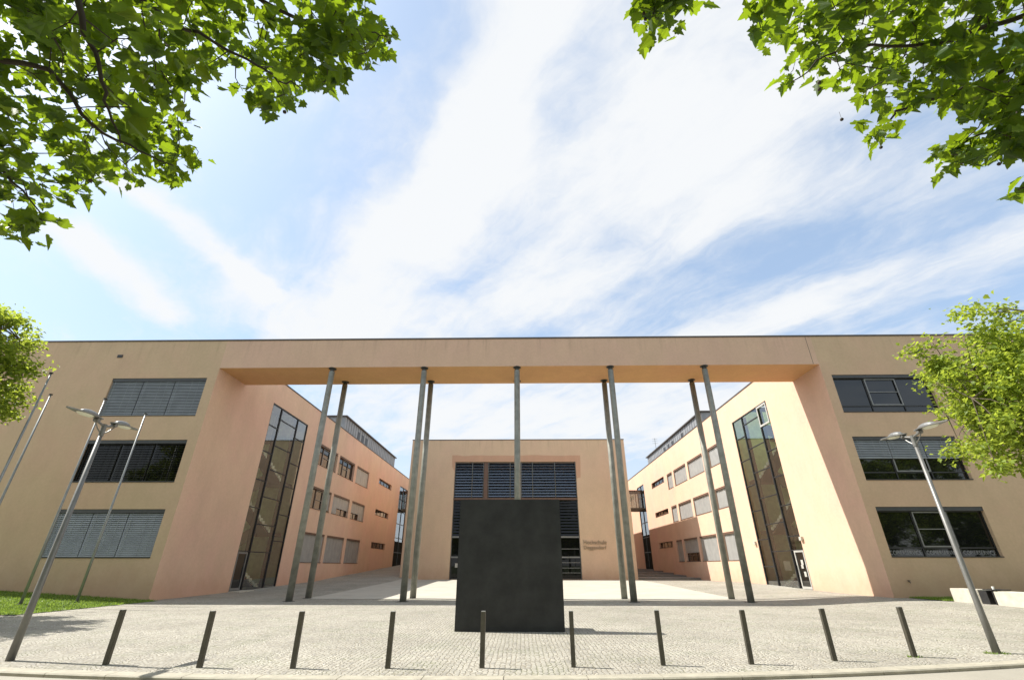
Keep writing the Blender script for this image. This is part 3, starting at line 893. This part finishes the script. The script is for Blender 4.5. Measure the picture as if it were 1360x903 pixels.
mb = MB(); HALL.quad(mb, a + .08, b - .08, c + .1, e2 - .08, -.2); mb.build('pane', M['louvre_dark'], dr)
mb = MB(); HALL.box(mb, a + .45, a + .78, -.158, -.153, 1.45, 1.85); mb.build('notice', M['paper'], dr)
lettering('Hochschule', HALL, 6.56, 3.66, 2.42, .40, .05, M['letters'], hall, .03)
lettering('Deggendorf', HALL, 6.56, 3.07, 2.36, .46, .05, M['letters'], hall, .03)

# glazed bridges between hall and wings
def bridge(x0, x1, y0, y1, z0, z1, label):
    b = thing('glass_bridge', ((x0 + x1) / 2, y0, z0), label, 'footbridge')
    mb = MB(); mb.box(x0, x1, y0, y1, z0, z0 + .28); mb.build('floor', M['balu'], b)
    mb = MB(); mb.box(x0, x1, y0 - .05, y1 + .05, z1 - .15, z1); mb.build('roof', M['brown'], b)
    mb = MB(); n = 6
    for k in range(n + 1):
        x = x0 + .04 + (x1 - x0 - .08) * k / n
        for y in (y0 + .03, y1 - .03): mb.box(x - .035, x + .035, y - .03, y + .03, z0 + .28, z1 - .15)
    mb.build('frame', M['brown'], b)
    mb = MB()
    for y, n_ in ((y0 + .06, -1), (y1 - .06, 1)): mb.face([(x0, y, z0 + .28), (x1, y, z0 + .28), (x1, y, z1 - .15), (x0, y, z1 - .15)], (0, n_, 0))
    mb.build('pane', M['strip_glass'], b)


bridge(XL + .01, HX0 - .01, 76.0, 79.2, 9.35, 12.35, 'dark glazed bridge high between the left wing and the hall')
bridge(HX1 + .01, XR - .01, 73.0, 76.0, 9.15, 11.96, 'brown glazed bridge high between the hall and the right wing')

# stepped ramp on the right of the hall
mb = MB()
for k in range(5):
    y = 53.4 + 4.6 * k
    mb.box(HX1 + .01, XR - .01, y, 110 if k == 4 else y + 4.6, .0, .36 + .17 * (k + 1))
st = mb.build('broad_steps', M['step'], None)
tag(st, 'five broad shaded stone steps rising between the hall and the right wing', 'steps')

# ------------------------------------------------------------------ monolith
Ys = 14.92
mono = thing('stone_monument', (-.35, Ys, 0), 'tall dark square slab standing on the cobbles in front of the gateway', 'monument')
mb = MB(); mb.box(-1.885, 1.19, Ys, Ys + .40, -.05, 3.49); mb.build('slab', M['slabstone'], mono, bevel=.012)
mb = MB(); mb.box(-1.75, 1.16, Ys + .405, Ys + 1.05, -.05, 1.2); mb.build('rear_block', M['slabstone'], mono, bevel=.012)

# ------------------------------------------------------------------ bollards
BP = [(-7.72, 10.09), (-5.815, 9.86), (-4.105, 9.83), (-2.41, 9.87), (-.725, 9.95), (.93, 10.06), (2.605, 10.27), (4.29, 10.42), (6.06, 10.8), (7.935, 11.26)]
BL = ['square dark steel bollard next to the left street lamp, leftmost of the row',
      'dark bollard standing where the shadow of the lamp heads falls, second from the left',
      'third dark bollard from the left, below the left pair of tall columns',
      'dark bollard on open cobbles just left of the black slab, fourth from the left',
      'bollard with a bright top standing in front of the black slab',
      'bollard just right of the black slab, beside the slab shadow',
      'bollard at the end of the slab shadow, fourth from the right',
      'third dark bollard from the right, below the right pair of columns',
      'dark bollard second from the right, two places left of the right lamp',
      'rightmost bollard, with weeds at its foot, nearest the right lamp post']
mb = MB(); b0 = thing('bollard', (BP[0][0], BP[0][1], 0), BL[0], 'bollard', 'row of bollards along the kerb')
hw = .041
mb.box(BP[0][0] - hw, BP[0][0] + hw, BP[0][1] - hw, BP[0][1] + hw, -.05, .872); mb.build('post', M['bollard'], b0, bevel=.004)
mb = MB(); mb.box(BP[0][0] - hw + .004, BP[0][0] + hw - .004, BP[0][1] - hw + .004, BP[0][1] + hw - .004, .872, .882); mb.build('cap', M['bolltop'], b0)
b0.rotation_euler[2] = .05
for i in range(1, 10):
    c = copy_thing(b0, (BP[i][0], BP[i][1], 0), BL[i]); c.rotation_euler[2] = rnd.uniform(-.10, .10); c.rotation_euler[1] = rnd.uniform(-.008, .008)

# ------------------------------------------------------------------ street lamps
def lamp_head(mbs, base, dirv, tilt, ks=1.0):
    """base: pivot; dirv: horizontal unit vector outwards"""
    a = (dirv * math.cos(tilt) + Vector((0, 0, 1)) * math.sin(tilt)).normalized()
    s = Vector((0, 0, 1)).cross(dirv).normalized(); n = a.cross(s)
    if n.z < 0: n = -n
    a = a * ks
    hd, ln = mbs
    # plate outline: rounded near end, tapered tip
    out = []
    prof = [(-.10, .03), (-.02, .08), (.10, .115), (.28, .12), (.44, .10), (.58, .06), (.66, .02)]
    ring = [(x, w) for x, w in prof] + [(x, -w) for x, w in reversed(prof)]
    for lay in (0, .022):
        out.append([base + a * x + s * w + n * lay for x, w in ring])
    m = len(ring)
    hd.face(out[0], -n); hd.face(out[1], n)
    for k in range(m):
        k2 = (k + 1) % m
        c = (out[0][k] + out[0][k2]) / 2 - (base + a * .35)
        hd.face([out[0][k], out[0][k2], out[1][k2], out[1][k]], c)
    # dome on top
    rings = []
    for i in range(6):
        ph = math.pi / 2 * i / 5; rr = []
        for j in range(18):
            t = 2 * math.pi * j / 18
            rr.append(base + a * (.20 + .21 * math.cos(ph) * math.cos(t)) + s * (.105 * math.cos(ph) * math.sin(t)) + n * (.022 + .095 * math.sin(ph)))
        rings.append(rr)
    for i in range(5):
        for j in range(18):
            j2 = (j + 1) % 18; q = [rings[i][j], rings[i][j2], rings[i + 1][j2], rings[i + 1][j]]
            if i == 4: q = q[:3]
            hd.face(q, (rings[i][j] - (base + a * .20)))
    # lens below
    r0 = [base + a * (.27 + .18 * math.cos(t)) + s * .10 * math.sin(t) - n * .004 for t in [2 * math.pi * j / 18 for j in range(18)]]
    r1 = [base + a * (.27 + .14 * math.cos(t)) + s * .07 * math.sin(t) - n * .035 for t in [2 * math.pi * j / 18 for j in range(18)]]
    for j in range(18):
        j2 = (j + 1) % 18; ln.face([r0[j], r0[j2], r1[j2], r1[j]], (r0[j] - base - a * .3))
    ln.face(r1, -n)


def street_lamp(x, y, label, lean):
    L = thing('street_lamp', (x, y, 0), label, 'street lamp', 'twin-headed street lamps')
    H = 4.62
    mb = MB(); mb.tube([(x, y, -.05), (x, y, .9), (x, y, H)], [.072, .062, .040], 18); mb.build('pole', M['lamp'], L, smooth=True)
    mb = MB()
    d1 = Vector((lean, -1, 0)).normalized()
    for sgn in (1, -1):
        d = d1 * sgn; p = Vector((x, y, H))
        mb.tube([p - Vector((0, 0, .03)), p + d * .30 + Vector((0, 0, .06))], .026, 8)
        mb.tube([p - Vector((0, 0, .22)), p + d * .14 - Vector((0, 0, .12)), p + d * .28 + Vector((0, 0, .03))], .013, 6)
        mb.tube([p + d * .24 + Vector((-.06, 0, .06)), p + d * .24 + Vector((.06, 0, .06))], .045, 10)
    mb.tube([(x, y, H - .26), (x, y, H + .02)], .052, 14)
    mb.build('bracket', M['lamp'], L)
    for sgn in (1, -1):
        d = d1 * sgn; hd, ln = MB(), MB()
        lamp_head((hd, ln), Vector((x, y, H + .10)) + d * .24, d, R(1 if sgn > 0 else 2), 1.2 if sgn > 0 else 1.05)
        h = hd.build('lamp_head', M['lamphead'], L, smooth=False)
        ln.build('lens', M['lens'], h)
    return L


street_lamp(-9.86, 10.41, 'grey twin-headed street lamp at the left, between the flagpoles and the first bollard', -.03)
street_lamp(10.02, 11.75, 'grey twin-headed street lamp at the right, in front of the lettered window', .10)

# ------------------------------------------------------------------ flagpoles
FP = [(-21.3, 18.85, 9.45, 'bare silver flagpole farthest left, its top just below the left tree'), (-24.0, 21.7, 9.45, 'bare silver flagpole second from the left, a little lower than its neighbour'),
      (-21.75, 22.4, 9.45, 'bare silver flagpole directly behind the left street lamp'), (-20.6, 23.9, 9.1, 'bare silver flagpole nearest the gateway, right of the left lamp')]
for x, y, h, lab in FP:
    z = gz(x, y)
    f = thing('flagpole', (x, y, z), lab, 'flagpole', 'bare flagpoles on the left lawn')
    mb = MB(); mb.tube([(x, y, z - .1), (x, y, z + 3), (x, y, h)], [.062, .054, .036], 14); mb.build('pole', M['flag'], f, smooth=True)
    mb = MB(); mb.tube([(x, y, h), (x, y, h + .03)], .075, 12); mb.tube([(x - .14, y, h - .02), (x + .1, y, h - .02)], .015, 6); mb.build('pole_cap', M['darkcap'], f)
    mb = MB(); mb.box(x - .16, x + .16, y - .16, y + .16, z - .05, z + .05); mb.build('foot', M['darkcap'], f)

# ------------------------------------------------------------------ concrete benches at the right
def bench_block(y0, y1, lab):
    z = gz(19.5, (y0 + y1) / 2)
    mb = MB(); mb.box(19.40, 20.0, y0, y1, z - .05, z + .53)
    o = mb.build('concrete_bench', M['concrete'], None, bevel=.02); tag(o, lab, 'bench', 'pale concrete bench blocks')
bench_block(22.53, 23.92, 'shorter pale concrete bench block nearest the building, behind the lamp post')
bench_block(17.6, 21.80, 'long pale concrete bench block running off the right edge')
zb = gz(19.5, 22.1)
tb = thing('steel_seat', (19.7, 22.15, zb), 'black steel seat frame with thin top in the gap between the concrete blocks', 'seat')
mb = MB(); mb.box(19.38, 20.0, 21.62, 22.22, zb + .535, zb + .565); mb.build('top', M['black'], tb)
mb = MB(); mb.box(19.42, 19.95, 22.14, 22.50, zb, zb + .50); mb.build('leg', M['black'], tb)
mb = MB(); mb.box(19.42, 19.50, 21.82, 21.88, zb, zb + .53); mb.build('leg', M['black'], tb)
mb = MB(); mb.box(19.78, 19.83, 21.89, 22.13, zb, zb + .52); mb.build('side_panel', M['lamphead'], tb)
cup = MB(); cup.tube([(19.47, 21.80, zb + .567), (19.47, 21.80, zb + .67)], [.036, .05], 14); o = cup.build('paper_cup', M['white'], None); tag(o, 'small white cup left on the black steel seat', 'cup')

# ------------------------------------------------------------------ antennas on the roofs
an = MB(); an.tube([(-33.6, 26.6, 14.8), (-33.15, 26.6, 15.55)], .02, 6); an.tube([(-33.55, 26.6, 14.8), (-34.2, 26.6, 15.5)], .02, 6); an.tube([(-33.15, 26.6, 15.55), (-33.6, 26.6, 15.72)], .02, 6)
tag(an.build('roof_bracket', M['lamp'], None), 'thin bent metal bracket on the roof edge at far left', 'bracket')
an = MB(); an.tube([(20.6, 70, 17.05), (20.6, 70, 19.2)], .03, 6)
for z in (18.4, 18.8, 19.1): an.tube([(20.2, 70, z), (21.0, 70, z)], .018, 5)
tag(an.build('roof_antenna', M['lamp'], None), 'small aerial on the metal penthouse of the right wing', 'antenna')

# ------------------------------------------------------------------ weeds and a fallen leaf
def weeds(x, y, n, rad, lab, seed):
    r = random.Random(seed); mb = MB()
    for _ in range(n):
        a = r.uniform(0, 6.28); q = rad * math.sqrt(r.random()); px, py = x + q * math.cos(a) * 1.8, y + q * math.sin(a)
        h = r.uniform(.015, .05); b = r.uniform(0, 6.28); w = .012
        mb.face([(px - w * math.cos(b), py - w * math.sin(b), gz(px, py)), (px + w * math.cos(b), py + w * math.sin(b), gz(px, py)), (px + r.uniform(-.05, .05), py + r.uniform(-.05, .05), h)])
    tag(mb.build('weed_tuft', M['blade'], None), lab, 'weeds', 'weeds growing in the paving')
weeds(10.0, 11.72, 90, .15, 'low green weeds round the foot of the right lamp post', 1)
weeds(7.93, 11.24, 40, .08, 'low green weeds round the foot of the rightmost bollard', 2)

# ------------------------------------------------------------------ trees
HALF_NEAR = [(.0, .0), (.16, -.05), (.34, .02), (.27, .16), (.52, .34), (.33, .44), (.36, .60), (.20, .62), (.13, .80), (.0, 1.0)]
HALF_FAR = [(.0, .0), (.34, .04), (.46, .42), (.24, .62), (.0, 1.0)]


def add_leaf(mb, pos, stem_dir, up, size, half, fold, curl):
    y = stem_dir.normalized(); x = y.cross(up)
    if x.length < .01: x = y.cross(Vector((1, 0, 0)))
    x.normalize(); z = x.cross(y)
    i = len(mb.v); n = len(half)
    for (a, b) in half: mb.v.append(pos + (x * a + y * b + z * (abs(a) * fold - curl * b * b)) * size)
    for (a, b) in half[1:-1]: mb.v.append(pos + (x * -a + y * b + z * (abs(a) * fold - curl * b * b)) * size)
    mb.f.append(tuple(range(i, i + n)))
    mb.f.append((i,) + (i + n - 1,) + tuple(reversed(range(i + n, i + 2 * n - 2))))


def leaf_cluster(mb, c, n, rad, size, half, r, flat=.7):
    for _ in range(n):
        o = Vector((r.gauss(0, 1), r.gauss(0, 1), r.gauss(0, flat))) * rad * .55
        a = r.uniform(0, 6.28)
        d = Vector((math.cos(a), math.sin(a), r.uniform(-.9, .25)))
        up = Vector((r.gauss(0, .45), r.gauss(0, .45), 1))
        add_leaf(mb, c + o, d, up, size * r.uniform(.55, 1.3), half, r.uniform(-.1, .6), r.uniform(-.1, .55))


def far_tree(base, centre, rad, trunk_h, seed, label, n_cl=360, per=125):
    r = random.Random(seed); base = Vector(base); centre = Vector(centre)
    t = thing('plane_tree', base, label, 'tree', 'plane trees')
    wood = MB(); crown = MB()
    fork = Vector((base.x + .1, base.y, base.z + trunk_h))
    top = centre + Vector((0, 0, rad[2] * .55))
    wood.tube([base - Vector((0, 0, .2)), base + Vector((0, 0, .5)), fork, (fork + top) / 2 + Vector((.2, .1, 0)), top], [.26, .19, .16, .10, .03], 12)
    limbs = []
    for k in range(11):
        a = k * 2.4 + r.uniform(-.3, .3); el = r.uniform(-.15, .8)
        e = centre + Vector((math.cos(a) * rad[0] * math.cos(el), math.sin(a) * rad[1] * math.cos(el), rad[2] * math.sin(el))) * .82
        s0 = fork.lerp(top, r.uniform(0, .6)); mid = s0.lerp(e, .5) + Vector((0, 0, r.uniform(.1, .6)))
        pts = [s0, s0.lerp(mid, .5) + Vector((0, 0, .1)), mid, mid.lerp(e, .5) + Vector((0, 0, .1)), e]
        wood.tube(pts, [.08, .065, .045, .03, .012], 7); limbs += pts[1:]
    for k in range(n_cl):
        while True:
            q = Vector((r.uniform(-1, 1), r.uniform(-1, 1), r.uniform(-1, 1)))
            if .35 < q.length < 1: break
        q *= r.uniform(.88, 1.0)
        lump = 1 + .20 * math.sin(4.1 * q.x + seed) * math.cos(5.2 * q.z + 2.3 * q.y) + r.gauss(0, .04)
        lump = min(lump, 1.10)
        c = centre + Vector((q.x * rad[0], q.y * rad[1], q.z * rad[2])) * lump
        s0 = min(limbs, key=lambda p: (p - c).length)
        wood.tube([s0, s0.lerp(c, .5) + Vector((0, 0, .12)), c], [.022, .014, .006], 5, cap=False)
        leaf_cluster(crown, c, int(per * r.uniform(.4, 1.3)), .46, .15, HALF_FAR, r)
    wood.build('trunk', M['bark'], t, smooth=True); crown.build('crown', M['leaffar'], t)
    return t


FAR = far_tree((18.9, 15.6, 0), (19.35, 15.4, 7.2), (4.55, 4.0, 3.85), 3.2, 21, 'bright green plane tree at the right edge in front of the building')
far_tree((-24.6, 16.2, 0), (-24.5, 16.1, 9.0), (4.2, 3.9, 3.6), 3.8, 33, 'plane tree at the left edge beside the flagpoles')


for k_ in range(9):  # unseen low trees added to darken what the panes mirror
    c_ = copy_thing(FAR, (-40 + 13.0 * k_, -21 + (k_ * 53 % 5) * .6, 0), 'low bushy green tree added out of view to darken the window reflections')
    c_['group'] = 'low trees added for the window reflections'; c_.scale = (1.7, 1.2, .95); c_.rotation_euler[2] = k_ * 1.3
for k_ in range(13):  # unseen tall row, made up for the window panes to mirror
    c_ = copy_thing(FAR, (-50 + 9.5 * k_ + (k_ * 37 % 5 - 2) * .6, -13 + (k_ * 53 % 7) * .7, 0), 'tall green plane tree added out of view across the street for the window reflections')
    c_['group'] = 'trees added for the window reflections'; c_.scale = (1.15, 1.15, 1.45 + (k_ * 29 % 5) * .07); c_.rotation_euler[2] = k_ * 2.1


def at(px, py, depth):
    """point of the street tree seen at a photograph pixel, at a distance along the view"""
    v = Vector(((px - 680) / F_PX * depth, -(py - 451.5) / F_PX * depth, -depth))
    return Vector((0, 0, EYE)) + CAM_ROT.to_3x3() @ v


def project(p):
    q = CAM_ROT.to_3x3().transposed() @ (p - Vector((0, 0, EYE)))
    if q.z > -.1: return None
    return 680 + F_PX * q.x / -q.z, 451.5 - F_PX * q.y / -q.z


def inside(poly, x, y):
    c = False; j = len(poly) - 1
    for i in range(len(poly)):
        xi, yi = poly[i]; xj, yj = poly[j]
        if (yi > y) != (yj > y) and x < (xj - xi) * (y - yi) / (yj - yi) + xi: c = not c
        j = i
    return c


def street_tree(base, fork, limbs, polys, centre, rad, seed, label, balls, gaps):
    r = random.Random(seed); base = Vector(base); fork = Vector(fork); centre = Vector(centre)
    t = thing('plane_tree', base, label, 'tree', 'plane trees')
    wood = MB(); crown = MB(); nodes = []
    wood.tube([base - Vector((0, 0, .2)), base + Vector((0, 0, .6)), base.lerp(fork, .6), fork, centre + Vector((0, 0, rad[2] * .7))], [.30, .22, .19, .17, .04], 14)
    for lb in limbs:
        pts = [fork] + [at(*q) for q in lb]
        fine = []
        for a, b in zip(pts, pts[1:]):
            for k in range(6): fine.append(a.lerp(b, k / 6) + Vector((r.gauss(0, .015), r.gauss(0, .015), r.gauss(0, .015))))
        fine.append(pts[-1])
        n = len(fine); wood.tube(fine, [.048 * (1 - k / n) ** 1.4 + .005 for k in range(n)], 7)
        nodes += fine[5:]
    cl = []
    for poly, cnt, dr, per, sz in polys:
        xs_ = [p[0] for p in poly]; ys_ = [p[1] for p in poly]; k = 0; tries = 0
        while k < cnt and tries < 20000:
            tries += 1
            x, y = r.uniform(min(xs_), max(xs_)), r.uniform(min(ys_), max(ys_))
            if not inside(poly, x, y) or any((x - gx) ** 2 + (y - gy) ** 2 < gr * gr for gx, gy, gr in gaps): continue
            k += 1
            cl.append((at(x, y, r.uniform(*dr)), per, sz))
    cl.sort(key=lambda q: min((p - q[0]).length for p in nodes))
    for c, per, sz in cl:                        # twigs fork off twigs
        s0 = min(nodes, key=lambda p: (p - c).length); L = (s0 - c).length
        m_ = s0.lerp(c, .5) + Vector((r.gauss(0, .12), r.gauss(0, .12), r.gauss(.05, .08))) * L
        wood.tube([s0, m_, c], [.006, .0045, .0025], 5, cap=False); nodes += [m_, c]
        leaf_cluster(crown, c, int(per * r.uniform(.6, 1.3)), .16, sz, HALF_NEAR, r, .6)
    # rest of the crown, outside the picture
    for k in range(420):
        while True:
            q = Vector((r.uniform(-1, 1), r.uniform(-1, 1), r.uniform(-1, 1)))
            if .5 < q.length < 1: break
        c = centre + Vector((q.x * rad[0], q.y * rad[1], q.z * rad[2]))
        pp = project(c)
        if pp and -120 < pp[0] < 1480 and -140 < pp[1] < 1000: continue
        s0 = fork.lerp(c, .55); wood.tube([s0, c], [.02, .006], 4, cap=False)
        leaf_cluster(crown, c, 22, .5, .2, HALF_FAR, r)
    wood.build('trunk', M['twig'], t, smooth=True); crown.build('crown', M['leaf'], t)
    for x, y, d in balls:
        c = at(x, y, d); mb = MB(); mb.ball(c, .018, .018, .018, 8, 6); mb.tube([c, c + Vector((.01, 0, .12))], .002, 4)
        mb.build('seed_ball', M['twig'], t)
    return t


UL = [(-60, -60), (548, -60), (470, -4), (470, 14), (505, 28), (528, 40), (505, 66), (470, 92), (425, 118), (372, 140), (330, 140), (286, 120), (262, 150), (258, 226), (205, 236), (130, 232), (100, 268), (62, 312), (28, 318), (-60, 300)]
street_tree((-8.2, 1.4, 0), (-7.6, 1.8, 4.3),
            [[(-120, -120, 5.2), (80, -80, 4.8), (230, 30, 4.4), (340, 90, 4.2), (400, 118, 4.0)], [(-60, -160, 5.0), (220, -60, 5.2), (400, 25, 5.2), (460, 45, 5.0), (515, 50, 4.8)],
             [(-100, 60, 4.6), (60, 90, 4.4), (140, 180, 4.2), (230, 220, 4.1)], [(-120, 160, 5.2), (0, 220, 5.0), (60, 290, 4.8)], [(-150, -60, 3.6), (100, -20, 3.3), (135, 110, 3.2), (160, 190, 3.2)]],
            [(UL, 370, (4.2, 7.4), 8, .152), ([(20, -40), (300, -40), (260, 110), (140, 190), (60, 140)], 22, (3.1, 3.9), 5, .16), ([(395, 40), (530, 36), (490, 70), (440, 110), (380, 110)], 30, (4.6, 5.6), 7, .15)],
            (-8.6, .6, 8.6), (4.8, 4.4, 4.3), 5, 'plane tree branches overhanging the upper left corner, close to the viewer',
            [(517, 57, 4.8), (378, 149, 4.3), (120, 240, 4.2), (226, 168, 4.3)],
            [(20, 40, 14), (85, 125, 22), (90, 10, 12), (25, 115, 12), (285, 130, 12)])
UR = [(1002, -60), (1430, -60), (1430, 120), (1340, 128), (1300, 140), (1250, 146), (1215, 138), (1165, 136), (1118, 142), (1125, 118), (1085, 100), (1052, 124), (1036, 105), (1044, 72), (1008, 40)]
street_tree((8.3, 1.6, 0), (7.8, 1.9, 4.5),
            [[(1480, -60, 5.4), (1360, 20, 5.0), (1240, 60, 4.8), (1120, 60, 4.6), (1050, 110, 4.6)], [(1440, -160, 5.0), (1250, -60, 4.9), (1100, -40, 4.9), (1020, 20, 4.8)], [(1480, 60, 4.8), (1370, 110, 4.6), (1330, 170, 4.5), (1250, 205, 4.5)],
             [(1480, 20, 5.4), (1300, 110, 5.2), (1190, 150, 5.0), (1168, 180, 5.0)], [(1300, -260, 5.0), (1050, -160, 5.0), (890, -60, 4.9), (862, 40, 4.8)], [(1500, 150, 4.6), (1420, 230, 4.5), (1352, 252, 4.5)]],
            [(UR, 240, (4.2, 7.2), 8, .15), ([(1155, 168), (1190, 165), (1188, 190), (1160, 194)], 4, (4.8, 5.2), 6, .14), ([(1236, 202), (1300, 196), (1310, 130), (1430, 100), (1430, 190), (1330, 205), (1290, 212)], 44, (4.2, 4.9), 7, .155), ([(1234, 200), (1290, 192), (1300, 208), (1262, 212)], 8, (4.4, 4.7), 7, .14),
             ([(1340, 250), (1420, 225), (1420, 265)], 7, (4.3, 4.7), 6, .15), ([(845, -40), (912, -40), (904, 14), (880, 34), (858, 54), (848, 40)], 16, (4.6, 5.1), 7, .15)],
            (8.9, .5, 7.8), (4.4, 4.2, 3.4), 9, 'plane tree branches overhanging the upper right corner, close to the viewer',
            [(1088, 110, 4.7), (1088, 119, 4.7), (1118, 159, 4.9), (1170, 196, 5.0), (1277, 216, 4.5), (1327, 218, 4.5), (855, 18, 4.8), (857, 26, 4.8)],
            [(1345, 45, 12), (1260, 40, 8), (1090, 85, 10)])
